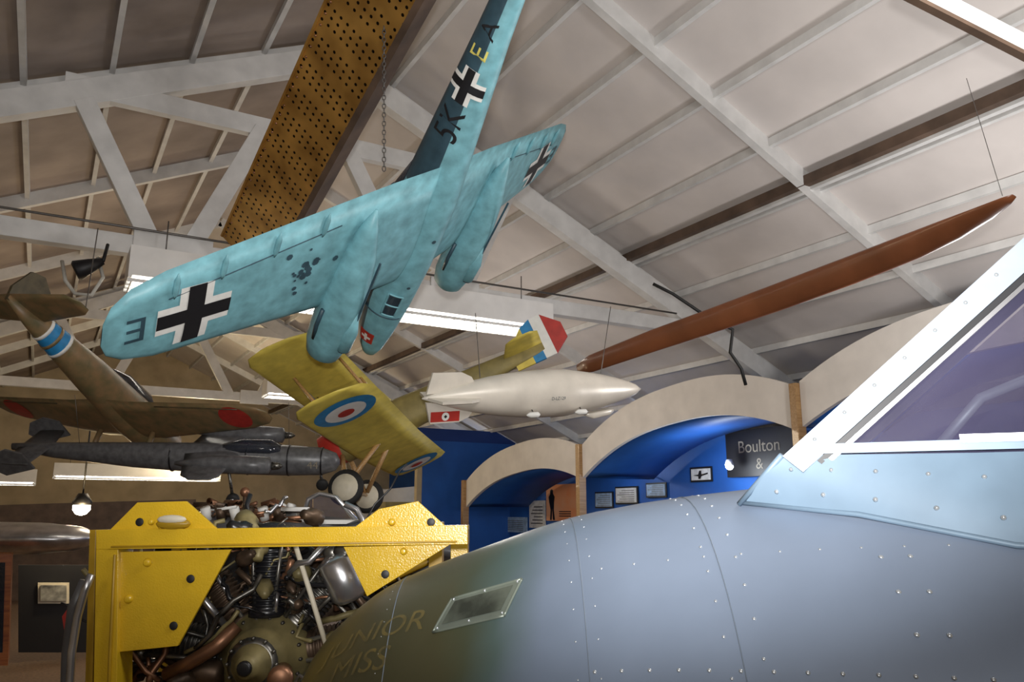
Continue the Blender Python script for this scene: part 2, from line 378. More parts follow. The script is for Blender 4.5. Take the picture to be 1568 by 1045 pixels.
for y,w,h in ((1.9,.39,.46),(1,.43,.56),(.2,.43,.55),(-.6,.43,.51)): b.path([(w*cos(pi*j/10),y,.62+h*sin(pi*j/10)) for j in range(11)],.03,m_dk)
def side(y,a): return fpos(y,pi+a,.02)
b.grid(lambda y,a:side(y,a),2.75,2.0,.5,1.0,4,4,m_glass)
for y in (2.78,2.38,1.98): b.path([side(y,.45+.06*i)+Vec((0,0,-.01)) for i in range(11)],.025,m_lb,6)
b.path([side(2.78-.08*i,.45) for i in range(11)],.025,m_lb,6); b.path([side(2.78-.08*i,1.03) for i in range(11)],.025,m_lb,6)
b.path([side(2.9,-.5+.1*i) for i in range(20)],.02,m_dk,6)
sdf=lambda a,c: fpos(a,pi-c/.5,.03)
b.grid(sdf,3.75,4.2,-.28,.16,3,3,m_red); 
sd2=lambda a,c: fpos(a,pi-c/.5,.045)
b.grid(sd2,3.83,4.12,-.10,-.02,3,2,m_wht); b.grid(sd2,3.93,4.02,-.20,.08,2,3,m_wht)
SG[0]=1
def cf(a,c): return fpos(-a,pi-c/.46,.03)
cross(b,lambda x,y:fpos(-x,pi-y/.46,.035),4.3,-.06,.42,.09,.09)
b.text(cf,"5K",3.3,-.06,.72,m_blk); b.text(cf,"E",5.1,-.06,.62,m_yel); b.text(cf,"A",5.65,-.06,.62,m_blk)
SG[0]=-1
b.disc(lambda x,y:fpos(y,-pi/2+x/.6-.3,.02),0,-.1,.06,m_dk,8,k=1); b.disc(lambda x,y:fpos(y,-pi/2+x/.6-.5,.02),0,1.6,.05,m_dk,8,k=1)
root=at(640,347,4.5)
b.build(frame(root,(-.40,-.66,.635),(.55,.40,.73),.213))
b=MB("hanging_chain"); p0=at(588,40,5.0); p1=at(588,262,4.6)
n=34
for i in range(n):
    c=p0.lerp(p1,(i+.5)/n); d=(p1-p0)/n; a=R if i%2 else FH
    b.path([c+d*.62*cos(t)+a*.010*sin(t) for t in [2*pi*k/8 for k in range(9)]],.0032,m_steel,5)
b.build()
# ------------------------------------------------------------------ perforated girder
def perf():
    M=bpy.data.materials.new("perforated_bronze_sheet"); M.use_nodes=True; nt=M.node_tree; n=nt.nodes; l=nt.links; bs=n["Principled BSDF"]
    tc=n.new("ShaderNodeTexCoord"); mp=n.new("ShaderNodeMapping"); mp.inputs["Scale"].default_value=(16,16,16); l.new(tc.outputs["Object"],mp.inputs["Vector"])
    sep=n.new("ShaderNodeSeparateXYZ"); l.new(mp.outputs["Vector"],sep.inputs[0])
    def mth(op,a,b_=None):
        q=n.new("ShaderNodeMath"); q.operation=op
        for i,v in enumerate((a,b_)):
            if v is None: continue
            if isinstance(v,(int,float)): q.inputs[i].default_value=v
            else: l.new(v,q.inputs[i])
        return q.outputs[0]
    fx=mth('SUBTRACT',mth('FRACT',sep.outputs[0]),.5); fy=mth('SUBTRACT',mth('FRACT',sep.outputs[1]),.5)
    d=mth('SQRT',mth('ADD',mth('MULTIPLY',fx,fx),mth('MULTIPLY',fy,fy)))
    g=mth('GREATER_THAN',mth('FRACT',mth('MULTIPLY',mth('FLOOR',sep.outputs[0]),.25)),.1)
    hole=mth('MULTIPLY',mth('LESS_THAN',d,.19),g)
    nz=n.new("ShaderNodeTexNoise"); nz.inputs["Scale"].default_value=4; l.new(tc.outputs["Object"],nz.inputs["Vector"])
    cr=n.new("ShaderNodeValToRGB"); cr.color_ramp.elements[0].color=(.40,.21,.05,1); cr.color_ramp.elements[1].color=(.80,.46,.12,1); cr.color_ramp.elements[0].position=.3; cr.color_ramp.elements[1].position=.7
    l.new(nz.outputs["Fac"],cr.inputs[0]); mx=n.new("ShaderNodeMix"); mx.data_type='RGBA'; l.new(hole,mx.inputs["Factor"]); l.new(cr.outputs[0],mx.inputs["A"]); mx.inputs["B"].default_value=(.01,.006,.003,1)
    l.new(mx.outputs["Result"],bs.inputs["Base Color"]); bs.inputs["Roughness"].default_value=.36; bs.inputs["Metallic"].default_value=.7
    return M
m_perf=perf()
b=MB("perforated_wing_spar")
pA=at(385,405,7.35); pB=at(632,-80,4.9); L=(pB-pA).length
b.box((0,-.36,-.02),(L,.22,.02),m_perf); b.box((0,.22,-.10),(L,.27,.06),m_beamd); b.box((0,-.38,-.03),(L,-.36,.06),m_perf)
for i in range(int(L/.1)):
    b.ball((.05+i*.1,-.335,-.02),.011,m_cop,6); b.ball((.05+i*.1,.19,-.02),.011,m_cop,6)
X=(pB-pA).normalized(); Zc=(FW-X*FW.dot(X)).normalized(); Yc=Zc.cross(X); M=Matrix.Identity(4)
for i in range(3): M[i][0]=X[i];M[i][1]=-Yc[i] if Yc.dot(R)<0 else Yc[i];M[i][2]=Zc[i];M[i][3]=pA[i]
b.build(M)
# ------------------------------------------------------------------ biplane
b=MB("biplane_model")
def rr_ring(y,w,h,z,n=16,e=3.2):
    out=[]
    for j in range(n):
        a=2*pi*j/n; c,s_=cos(a),sin(a); out.append(Vec((w*abs(c)**(2/e)*(1 if c>=0 else -1),y,z+h*abs(s_)**(2/e)*(1 if s_>=0 else -1))))
    return out
sec=[(1.55,.12,.14,0),(1.5,.26,.32,0),(1.1,.32,.38,0),(.2,.32,.40,.02),(-1,.26,.33,.05),(-2.6,.15,.2,.12),(-3.6,.05,.13,.15)]
b.loft([rr_ring(*q) for q in sec],lambda i,j:m_red if i<2 else m_olived)
LW=[(0,.9,1.4,-.4,.07),(3.5,.9,1.4,-.28,.07),(3.8,.8,1.15,-.27,.06),(3.95,.5,.5,-.27,.04)]
UW=[(a,c+.45,d,e+1.2,f) for a,c,d,e,f in LW]
wing(b,LW,m_olive); wing(b,UW,m_olive)
for sx in (-1,1):
    for r,mm,o in ((.56,m_rblue,.02),(.37,m_wht,.035),(.15,m_red,.05)):
        b.disc(surf_of(LW,o),sx*3.0,.2,r,mm,28)
    for xx in (1.0,2.4):
        b.tube((sx*xx,.6,-.35+xx*.02),(sx*xx,1.0,.95),.03,m_post); b.tube((sx*xx,-.3,-.35+xx*.02),(sx*xx,0.1,.95),.03,m_post)
    b.tube((sx*1.0,.6,-.3),(sx*2.4,1.0,.9),.012,m_steel); b.tube((sx*1.0,1.0,.85),(sx*2.4,.6,-.3),.012,m_steel)
    b.tube((sx*.3,.7,.3),(sx*.45,1.0,.85),.03,m_post)
    b.tube((sx*.3,1.1,-.3),(sx*.72,1.15,-.98),.05,m_post); b.tube((sx*.3,.2,-.3),(sx*.72,1.1,-.98),.05,m_post)
    b.rev((sx*.8-.07,1.15,-1.05),(1,0,0),[(0,.26),(.02,.34),(.07,.36),(.12,.34),(.14,.26)],m_tire,24); b.rev((sx*.8-.09,1.15,-1.05),(1,0,0),[(0,.05),(.02,.26),(.16,.26),(.18,.05)],m_cream,24)
    for r,mm,o in ((.27,m_rblue,.32),(.18,m_wht,.33),(.08,m_red,.34)): b.disc(lambda x,y:Vec((sx*o*.72,x,y+.07)),-1.5,0,r,mm,k=1)
b.tube((-.8,1.15,-1.03),(.8,1.15,-1.03),.04,m_post)
b.rev((0,1.5,0),(0,1,0),[(0,.16),(.2,.12),(.28,.02)],m_steel)
for sx in (-1,1): b.loft([[Vec((sx*x-w*.2,1.65,-w)),Vec((sx*x,1.70,-w)),Vec((sx*x+w*.2,1.65,w)),Vec((sx*x,1.62,w))] for x,w in ((.05,.04),(.4,.1),(.8,.09),(1.0,.02))],m_prop)
TL=[(0,-2.7,.9,.2,.06),(.95,-2.85,.7,.2,.06),(1.1,-3.0,.4,.2,.05)]; wing(b,TL,m_olive)
for k,mm in enumerate((m_olive,m_rblue,m_wht,m_red)):
    y0=[-2.9,-3.3,-3.55,-3.8][k]; y1=[-3.3,-3.55,-3.8,-4.15][k]
    zz=lambda y:(.2+.6*math.sin(max(0,min(1,(-2.8-y)/.8))*pi/2) if y>-3.8 else .8-(abs(y+3.8)/.35)**2*.35)
    b.prism([(-.04,y0,-.15),(-.04,y1,-.15 if k<3 else .1),(-.04,y1,zz(y1)),(-.04,y0,zz(y0))],(.08,0,0),mm)
b.build(frame(at(597,648,6.3),(-1.07,-.49,-.05),(.228,-.74,2.4),.375))
# ------------------------------------------------------------------ airship
b=MB("airship_model"); Ln=2.05
prof=[]
for i in range(31):
    t=i/30; r=.205*(math.sin(pi*min(t/.62,1)/2)**.62 if t<.4 else (1-((t-.4)/.6)**2.3)*math.sin(pi*.4/.62/2)**.62+.02)
    prof.append((Ln*t,max(r,.004)))
b.rev((0,0,0),(0,-1,0),prof,m_silver,28)
for a in (0,pi/2,pi,3*pi/2):
    d=Vec((cos(a),0,sin(a))); n_=Vec((-sin(a),0,cos(a)))
    P=[(-Ln*.78,.06),(-Ln*.81,.15),(-Ln*.85,.185),(-Ln*.965,.185),(-Ln*.985,.03)]
    b.prism([d*r+Vec((0,y,0))-n_*.01 for y,r in P],n_*.02,m_silver)
    if abs(a-3*pi/2)<.1:
        for sgn in (-1,1):
            o=sgn*.013
            b.add([Vec((o,-Ln*.85,-.10)),Vec((o,-Ln*.965,-.10)),Vec((o,-Ln*.965,-.175)),Vec((o,-Ln*.85,-.175))],[(0,1,2,3)],m_red)
            b.disc(lambda x,y:Vec((o*1.2,x,y)),-Ln*.907,-.137,.031,m_wht,14,k=1)
            b.disc(lambda x,y:Vec((o*1.35,x,y)),-Ln*.907,-.137,.014,m_blk,4,k=1)
b.loft([rr_ring(y,w,h,z) for y,w,h,z in ((-.28,.01,.01,-.17),(-.33,.03,.025,-.18),(-.5,.035,.03,-.2),(-.58,.01,.01,-.19))],m_silver)
for y in (-.7,-1.15):
    for sx in (-1,1):
        b.rev((sx*.19,y,-.12),(0,-1,0),[(0,.005),(.02,.022),(.09,.022),(.12,.005)],m_wht,10); b.tube((sx*.15,y-.05,-.09),(sx*.19,y-.05,-.12),.005,m_steel)
b.text(lambda x,y:Vec((.207,-1.0+x,y)),"D-LZ129",.0,-.0,.035,m_dk)
nA=at(981,596,5.9); tA=at(646,611,4.95)
d=nA-tA
dc=(d.dot(R),d.dot(UP),d.dot(FW)); sc=d.length/Ln
b.build(frame(nA,dc,(.0,-.12,-1),sc))
# ------------------------------------------------------------------ wooden propeller blade
b=MB("wooden_propeller_blade")
pts=[(885,566,7.9,.10),(905,557,7.8,.17),(1000,522,7.3,.20),(1080,495,6.9,.21),(1200,452,6.2,.21),(1300,415,5.7,.20),(1400,376,5.1,.18),(1460,350,4.8,.155),(1510,325,4.55,.115),(1540,308,4.4,.07),(1553,300,4.35,.03)]
P3=[at(u,v,d) for u,v,d,w in pts]; rings=[]
for i,(u,v,d,w) in enumerate(pts):
    dd=(P3[min(i+1,len(P3)-1)]-P3[max(i-1,0)]).normalized(); nn=(FW-dd*FW.dot(dd)).normalized(); tw=math.radians(20-30*i/10); s_=dd.cross(nn); a=s_*cos(tw)+nn*sin(tw); c=dd.cross(a)
    rings.append([P3[i]+a*(w/2*cos(2*pi*j/16))+c*(.16*w*sin(2*pi*j/16)) for j in range(16)])
b.loft(rings,m_prop); b.build()
b=MB("suspension_cable"); 
b.tube(at(1535,300,4.4),at(1480,120,5.2),.002,m_steel,n=6)
b.tube(at(735,578,5.4),at(728,480,6.4),.003,m_steel,n=6); b.tube(at(920,572,5.8),at(935,470,6.6),.003,m_steel,n=6)
b.tube(at(130,480,6),at(150,350,7),.004,m_steel,n=6)
b.build()
b=MB("power_cord"); b.path([at(1000,435,8.2),at(1030,450,8.2),at(1085,487,8.2),at(1122,505,8.2),at(1118,540,8.2),at(1135,565,8.2),at(1142,590,8.2)],.018,m_cable); 
b.path([at(95,400,7),at(100,430,6.9),at(115,450,6.9),at(140,452,6.9),at(158,425,7),at(150,395,7.1)],.016,m_cablew); b.build()
b=MB("ceiling_speaker"); b.rev(at(158,400,7),cv(-.8,-.4,-.4),[(0,.03),(.1,.06),(.22,.09),(.24,.07)],m_blk); b.tube(at(158,400,7),at(165,375,7.2),.015,m_blk); b.build()
# ------------------------------------------------------------------ khaki monoplane
def mono(name,M):
    b=MB(name)
    S=[(2.55,.30,.30,0),(2.45,.55,.55,0),(1.6,.62,.62,0),(.5,.58,.66,.02),(-1.5,.47,.56,.1),(-2.9,.36,.43,.15),(-3.6,.29,.36,.17),(-4.2,.2,.28,.19),(-5.0,.06,.12,.22)]
    rings=[[Vec((w*cos(2*pi*j/20),y,z+h*sin(2*pi*j/20))) for j in range(20)] for y,w,h,z in S]
    b.loft(rings,lambda i,j:m_rblue if i==5 else m_jb)
    for y,k,h,zc_ in ((-2.9,.36,.43,.15),(-3.25,.325,.395,.16),(-3.6,.29,.36,.17)):
        b.loft([[Vec(((k+.015)*cos(2*pi*j/20),y+dy,zc_+(h+.015)*sin(2*pi*j/20))) for j in range(20)] for dy in (-.05,.05)],m_wht if y!=-3.25 else m_jb)
    b.rev((0,2.5,0),(0,1,0),[(0,.3),(.12,.26),(.3,.12),(.36,.01)],m_jbd)
    for j in range(9):
        a=2*pi*j/9; b.tube((.15*cos(a),2.35,.15*sin(a)),(.5*cos(a),2.35,.5*sin(a)),.11,m_eng,n=8)
    W=[(0,1.2,2.1,-.35,.15),(1.2,1.2,2.0,-.35,.15),(4.8,.75,1.25,-.12,.11),(5.4,.55,.85,-.08,.1),(5.65,.3,.35,-.06,.06)]
    wing(b,W,(m_jbd,m_jb))
    for sx in (-1,1):
        b.disc(surf_of(W,.02),sx*4.5,.12,.52,m_red,24); b.disc(surf_of(W,.02,False),sx*4.3,.15,.55,m_red,24)
        b.tube((sx*1.1,.7,-.5),(sx*1.1,.8,-1.2),.09,m_jb); b.rev((sx*1.1-.09,.8,-1.3),(1,0,0),[(0,.16),(.04,.24),(.14,.24),(.18,.16)],m_tire,18)
        p=surf_of(W,.02); b.path([p(sx*(2+.4*i),-.55+.1*.4*i) for i in range(8)],.02,m_jbd,5)
    T=[(0,-3.8,1.25,.25,.1),(2.0,-4.1,.85,.25,.09),(2.3,-4.3,.4,.25,.06)]; wing(b,T,(m_jbd,m_jb))
    b.prism([(-.05,y,z) for y,z in ((-3.7,.3),(-4.1,1.1),(-4.5,1.35),(-4.9,1.2),(-5.1,.5),(-5,.1))],(.1,0,0),m_jbd)
    b.loft([[Vec((w*cos(a),y,.5+h*sin(a))) for a in [pi*j/8 for j in range(9)]] for y,w,h in ((1.2,.25,.1),(.7,.32,.45),(-.4,.32,.45),(-1.3,.2,.1))],m_glass)
    for sx in (-1,1): b.loft([[Vec((sx*x-w*.3,2.8,-w)),Vec((sx*x,2.86,-w)),Vec((sx*x+w*.3,2.8,w)),Vec((sx*x,2.76,w))] for x,w in ((.05,.05),(.5,.12),(1.0,.11),(1.2,.02))],m_engk)
    return b.build(M)
mono("khaki_monoplane_model",frame(at(185,622,6.0),(.27,-.60,.70),(1,.03,-.42),.236))
# ------------------------------------------------------------------ dark bomber
b=MB("twin_engine_bomber_model")
S=[(5.0,.08,.1,0),(4.85,.32,.36,0),(4.3,.5,.56,0),(3.0,.56,.62,0),(0,.56,.62,0),(-3,.46,.5,.05),(-6,.28,.3,.15),(-7.5,.1,.14,.25)]
b.loft([[Vec((w*cos(2*pi*j/22),y,z+h*sin(2*pi*j/22))) for j in range(22)] for y,w,h,z in S],m_bomb)
for y,w,h in ((3.0,.58,.64),(1.4,.58,.64),(4.3,.52,.58),(-1.5,.53,.58)): b.loft([[Vec((w*cos(2*pi*j/22),y+dy,h*sin(2*pi*j/22))) for j in range(22)] for dy in (-.03,.03)],m_engk)
W=[(0,1.2,2.2,.35,.12),(2.4,.9,1.4,.45,.11),(2.7,.7,.9,.47,.1),(2.8,.3,.4,.48,.05)]; wing(b,W,m_bomb)
for sx in (-1,1):
    b.rev((sx*1.4,2.6,.45),(0,-1,0),[(0,.1),(.1,.32),(.9,.36),(2.4,.30),(3.6,.05)],m_bomb,18)
    b.rev((sx*1.4,2.7,.45),(0,1,0),[(-.1,.15),(.15,.12),(.3,.02)],m_eng,12)
    b.tube((sx*1.4,1.0,.1),(sx*1.4,1.1,-1.0),.06,m_eng); b.rev((sx*1.4-.12,1.1,-1.05),(1,0,0),[(0,.16),(.05,.25),(.19,.25),(.24,.16)],m_tire,18); b.rev((sx*1.4-.13,1.1,-1.05),(1,0,0),[(0,.09),(.26,.09)],m_alum,14)
    b.prism([(sx*1.5-.05,y,z) for y,z in ((-6,.1),(-6.4,.7),(-7,.85),(-7.5,.6),(-7.6,.1),(-7,-.2))],(.1,0,0),m_bomb)
    b.text(lambda x,y,sx=sx:Vec((sx*.56,4.0+sx*x,y+.08)),"44",0,0,.45,m_dim)
T=[(0,-6,1.2,.3,.1),(1.6,-6.2,.9,.3,.08)]; wing(b,T,m_bomb)
b.tube((0,4.2,-.4),(0,4.3,-1.0),.06,m_eng); b.rev((-.1,4.3,-1.05),(1,0,0),[(0,.16),(.04,.24),(.16,.24),(.2,.16)],m_tire,18)
b.loft([[Vec((w*cos(a),y,.45+h*sin(a))) for a in [pi*j/8 for j in range(9)]] for y,w,h in ((2.8,.3,.1),(2.3,.38,.4),(1.2,.38,.4),(.2,.25,.1))],m_glass)
b.tube((0,-5,.3),(0,-5,2.5),.01,m_steel); b.tube((0,3,.3),(0,3,2.5),.01,m_steel)
b.build(frame(at(325,702,5.75),(1,-.045,.10),(.05,-.30,-.95),.180))
# ------------------------------------------------------------------ engine stand
b=MB("yellow_engine_stand"); Y0=3.0
def PZ(lst,y): return [hz(u,v,y) for u,v in lst]
b.prism(PZ([(147,812),(716,805),(716,834),(147,842)],Y0),(0,.12,0),m_ystand)
b.prism(PZ([(147,842),(181,842),(178,1120),(142,1120)],Y0+.0),(0,.12,0),m_ystand)
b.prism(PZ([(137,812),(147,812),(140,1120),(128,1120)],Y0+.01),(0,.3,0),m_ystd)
b.prism(PZ([(181,846),(354,842),(272,990),(176,1000)],Y0+.02),(0,.015,0),m_ystand)
b.prism(PZ([(526,838),(690,834),(562,914)],Y0+.02),(0,.015,0),m_ystand)
b.prism(PZ([(168,812),(210,770),(285,768),(332,810)],Y0+.03),(0,.015,0),m_ystand)
b.prism(PZ([(543,808),(580,780),(640,768),(682,806)],Y0+.03),(0,.015,0),m_ystand)
b.prism(PZ([(690,806),(716,806),(716,1120),(690,1120)],Y0+.55),(0,.12,0),m_ystand)
b.prism(PZ([(147,842),(181,842),(178,1120),(142,1120)],Y0+1.0),(0,.12,0),m_ystand)
for (u,v,r) in ((226,862,.014),(197,918,.014),(248,806,.012),(600,800,.012),(618,845,.012),(232,800,.01),(265,800,.01)):
    p=hz(u,v,Y0+.02); b.rev(p,(0,-1,0),[(0,r*1.2),(.008,r),(.014,r*.7)],m_ystand,12)
for (u,v) in ((292,887),(266,959),(214,800),(660,800),(590,880)):
    p=hz(u,v,Y0+.018); b.rev(p,(0,-1,0),[(0,.015),(.004,.015)],m_blk,14)
p=hz(260,803,Y0-.02); b.ball(p+Vec((0,.03,0)),.065,m_ystd,12,(1,.35,.35)); 
b.ball(hz(263,796,Y0+.0),.055,m_cream,12,(1,.3,.3))
b.path(PZ([(176,850),(172,930),(168,1010),(165,1100)],Y0-.005),.006,m_ystd)
b.path(PZ([(170,838),(400,834),(700,830)],Y0-.003),.004,m_ystd)
b.box((-1.62,Y0-.1,-1.70),(-.15,Y0+.02,-1.6),m_ystand); b.box((-1.62,Y0-.2,-1.70),(-1.5,Y0+1.1,-1.6),m_ystand); b.box((-.27,Y0-.2,-1.70),(-.15,Y0+1.1,-1.6),m_ystand)
b.prism(PZ([(142,1110),(178,1110),(175,1560),(140,1560)],Y0),(0,.12,0),m_ystand); 
b.build(HM,bevel=.003)
def radial(name,M):
    b=MB(name); r=random.Random(3)
    b.rev((0,.1,0),(0,-1,0),[(0,.17),(.12,.18),(.16,.165),(.20,.12),(.24,.11),(.26,.075),(.30,.07),(.32,.045),(.35,.04),(.36,.02)],m_engy,32)
    b.rev((0,.4,0),(0,-1,0),[(0,.12),(.08,.25),(.18,.26),(.25,.2),(.32,.17)],m_engb,28)
    b.rev((0,-.262,0),(0,-1,0),[(0,.028),(.01,.026),(.012,.02)],m_engk,14)
    b.rev((0,-.16,0),(0,-1,0),[(0,.075),(.012,.095),(.02,.07)],m_eng,24)
    for j in range(18):
        a=2*pi*j/18; b.rev((.15*cos(a),-.05,.15*sin(a)),(0,-1,0),[(0,.009),(.02,.009),(.03,.006)],m_eng,6)
    for j in range(12):
        a=2*pi*j/12; b.rev((.09*cos(a),-.17,.09*sin(a)),(0,-1,0),[(0,.007),(.02,.007)],m_eng,6)
    for k in range(9):
        a=pi/2+2*pi*k/9; d=Vec((cos(a),0,sin(a))); s_=Vec((-sin(a),0,cos(a)))
        mm=m_engk if k in (0,4) else (m_engb if k%2 else m_eng)
        prof=[(.15,.07),(.18,.07)]
        t=.19
        while t<.40: prof+= [(t,.052),(t+.003,.070),(t+.009,.070),(t+.012,.052)]; t+=.018
        prof+=[(.41,.075),(.47,.07),(.50,.05),(.51,.01)]
        b.rev(Vec((0,.02-(.05 if k==0 else 0),0)),d,prof,mm,18)
        for s2 in (-1,1):
            b.tube(d*.17+s_*(.035*s2)+Vec((0,-.07,0)),d*.46+s_*(.06*s2)+Vec((0,-.08,0)),.009,m_alum if k%3==1 else (m_engk if k%2 else m_eng),n=8)
            b.rev(d*.46+s_*(.06*s2)+Vec((0,-.09,0)),Vec((0,1,0)),[(0,.02),(.02,.035),(.12,.035),(.14,.02)],m_eng,10)
            b.tube(d*.44+s_*(.05*s2)+Vec((0,-.05,0)),d*.40+s_*(.09*s2)+Vec((0,-.10,0)),.007,m_cop,n=6)
        b.path([d*.42+s_*.08+Vec((0,.08,0)),d*.38+s_*.12+Vec((0,.14,0)),d*.28+s_*.12+Vec((0,.2,0)),d*.2+s_*.06+Vec((0,.26,0))],.026,m_alum if k%3==0 else m_engb)
        b.path([d*.44-s_*.08+Vec((0,.06,0)),d*.46-s_*.12+Vec((0,.15,0)),d*.42-s_*.16+Vec((0,.28,0))],.03,m_engb if k%2 else m_eng)
    for i in range(120):
        a=r.uniform(-.3,3.5) if i%3 else r.random()*6.28; q=r.uniform(.2,.55); p=Vec((q*cos(a)*1.15,r.uniform(-.12,.1),q*sin(a))); pts=[p]; dr=Vec((r.uniform(-.05,.05),0,r.uniform(-.05,.05)))
        for _ in range(5): p=p+dr+Vec((r.uniform(-.03,.03),r.uniform(-.03,.03),r.uniform(-.03,.03))); pts.append(p)
        b.path(pts,r.choice([.004,.006,.008,.010,.013]),r.choice([m_engk,m_eng,m_alum,m_engb,m_cop,m_engk,m_engy]),6)
    for i in range(60):
        a=r.random()*6.28; q=r.uniform(.19,.55); p=Vec((q*cos(a)*1.15,r.uniform(-.13,.1),q*sin(a))); k=r.uniform(.6,1.4)
        b.rev(p,Vec((r.uniform(-1,1),-1,r.uniform(-1,1))),[(0,.02*k),(.01*k,.03*k),(.05*k,.03*k),(.06*k,.018*k),(.09*k,.016*k)],r.choice([m_engb,m_eng,m_engy,m_engk]),r.choice([6,8,12]))
    b.path([Vec((-.34,-.1,-.05)),Vec((-.24,-.14,.0)),Vec((-.14,-.16,.06)),Vec((-.08,-.13,.13))],.026,m_cop,10)
    b.path([Vec((-.30,-.12,.30)),Vec((-.2,-.15,.22)),Vec((-.12,-.12,.12))],.014,m_alum,8)
    b.path([Vec((.12,-.12,.42)),Vec((.2,-.16,.24)),Vec((.26,-.14,.06))],.010,m_cream,8)
    b.rev((.34,-.1,.22),(-.4,-.2,1),[(0,.05),(.02,.07),(.16,.07),(.18,.03)],m_alum,16)
    b.rev((.11,-.16,-.03),(0.2,-1,0),[(0,.035),(.10,.035),(.1,.045),(.13,.045),(.14,.03)],m_cop,14)
    b.rev((-.27,-.06,-.04),(1,-.1,-.1),[(0,.04),(.02,.05),(.12,.05),(.14,.03)],m_engb,14)
    return b.build(M)
p=hz(408,1005,3.3)
radial("radial_engine",HM@Matrix.Translation(p))
b=MB("engine_mount"); q=p+Vec((0,.42,0))
for s_ in (-1,1):
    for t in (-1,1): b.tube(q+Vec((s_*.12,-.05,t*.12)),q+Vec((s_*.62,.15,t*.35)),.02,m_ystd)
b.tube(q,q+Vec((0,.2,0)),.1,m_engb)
b.box((q.x-.62,q.y+.16,q.z-.5),(q.x+.62,q.y+.18,q.z+.42),m_engk)  # added black backing sheet, darkens the view behind the engine
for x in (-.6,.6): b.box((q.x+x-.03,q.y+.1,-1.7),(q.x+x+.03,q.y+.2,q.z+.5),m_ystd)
b.build(HM)
b=MB("metal_fuselage_bow"); b.path(PZ([(140,880),(130,905),(119,945),(110,1000),(106,1060),(104,1150)],2.9),.014,m_alum); b.path(PZ([(130,890),(112,930),(103,1000),(98,1150)],3.1),.02,m_bomb); b.build(HM)
# aircraft behind the stand
b=MB("uncowled_aircraft"); y=5.0
S=[(296,806,.4),(304,804,.8),(340,806,1),(430,810,1),(520,818,.95),(600,830,.85),(700,845,.7)]
b.loft([[hz(u,v,y)+Vec((0,.40*k*cos(a),.10*k*sin(a))) for a in [2*pi*j/20 for j in range(20)]] for u,v,k in S],m_bomb)
def q5(u,v,dy=0): return hz(u,v,y+dy)
b.prism([q5(330,795,-.3),q5(545,797,-.3),q5(530,803,-.3),q5(330,803,-.3)],(0,.6,0),m_wht)
b.path([q5(462,798,-.1),q5(472,765,-.1),q5(490,756,-.1),q5(515,762,-.1),q5(545,797,-.1)],.014,m_alum)
b.add([q5(470,797),q5(476,764),q5(492,758),q5(513,764),q5(538,796)],[(0,1,2,3,4)],m_win)
r=random.Random(8)
for i in range(50):
    p0=q5(r.uniform(305,445),r.uniform(772,797),r.uniform(-.4,.0)); b.path([p0,p0+Vec((r.uniform(-.1,.1),0,r.uniform(-.03,.03))),p0+Vec((r.uniform(-.15,.15),r.uniform(-.1,.1),r.uniform(-.03,.02)))],r.choice([.008,.012,.018]),r.choice([m_cop,m_wht,m_engb,m_eng,m_cop]),8)
for i in range(6): b.tube(q5(318+22*i,796,-.35),q5(314+22*i,778,-.38),.028,m_engb if i%2 else m_wht,n=10)
b.ball(q5(375,754,-.2),.03,m_cop); b.tube(q5(375,790,-.2),q5(375,758,-.2),.012,m_engb)
b.build(HM)
b=MB("silver_aircraft_fuselage"); q=hz(60,825,8.2)
b.loft([[Vec((q.x+x,q.y+.5*k*cos(a),q.z+.17*k*sin(a))) for a in [2*pi*j/20 for j in range(20)]] for x,k in ((-2,1),(-1,1),(0,.9),(.35,.7),(.5,.35),(.55,.05))],m_alum)
b.box((q.x-1.6,q.y-.03,-1.7),(q.x-1.52,q.y+.05,q.z),m_blk); b.build(HM)
b=MB("display_board"); b.prism([onY(28,866,11.3),onY(150,866,11.3),onY(150,1000,11.3),onY(28,1000,11.3)],(0,.06,0),m_blk); 
b.prism([onY(58,893,11.25),onY(106,893,11.25),onY(106,925,11.25),onY(58,925,11.25)],(0,.03,0),m_cream); b.prism([onY(62,897,11.22),onY(102,897,11.22),onY(102,921,11.22),onY(62,921,11.22)],(0,.03,0),m_photo); b.build()
b=MB("wooden_cabinet"); b.prism([onY(-60,850,8.6),onY(18,850,8.6),onY(12,1020,8.6),onY(-60,1020,8.6)],(0,.5,0),m_wcab); b.prism([onY(-60,862,8.59),onY(8,862,8.59),onY(4,1000,8.59),onY(-60,1000,8.59)],(0,.01,0),m_glass); b.build()
b=MB("small_flag"); b.prism([onY(95,945,10),onY(116,915,10),onY(112,935,10),onY(98,965,10)],(0,.01,0),m_red); q=onY(117,912,10); b.tube(q,(q.x,q.y,0),.01,m_post); b.build()
b=MB("hot_spot_lamp"); p=onY(125,777,11); b.ball(p,.10,m_bulb); b.rev(p+Vec((0,0,.16)),(0,0,-1),[(0,.05),(.1,.11),(.14,.10)],m_blk); b.tube(p+Vec((0,0,.15)),p+Vec((0,0,1.6)),.01,m_blk); b.build()
b=MB("display_partition"); b.prism([onY(480,760,19),onY(640,745,19),onY(640,1200,19),onY(480,1200,19)],(0,.1,0),m_wallw); b.build()
b=MB("dim_corridor_sheet"); b.prism([onY(-40,775,19),onY(300,765,19),onY(300,1000,19),onY(-40,1000,19)],(0,.1,0),m_beamd); b.build()  # dark-coloured sheet standing in for the shade of a dim corridor
b=MB("green_display_cabinet"); b.box((6.3,16.2,0),(7.1,16.9,1.9),m_olived); b.box((6.4,16.18,1),(7.0,16.2,1.7),m_paper); b.build()
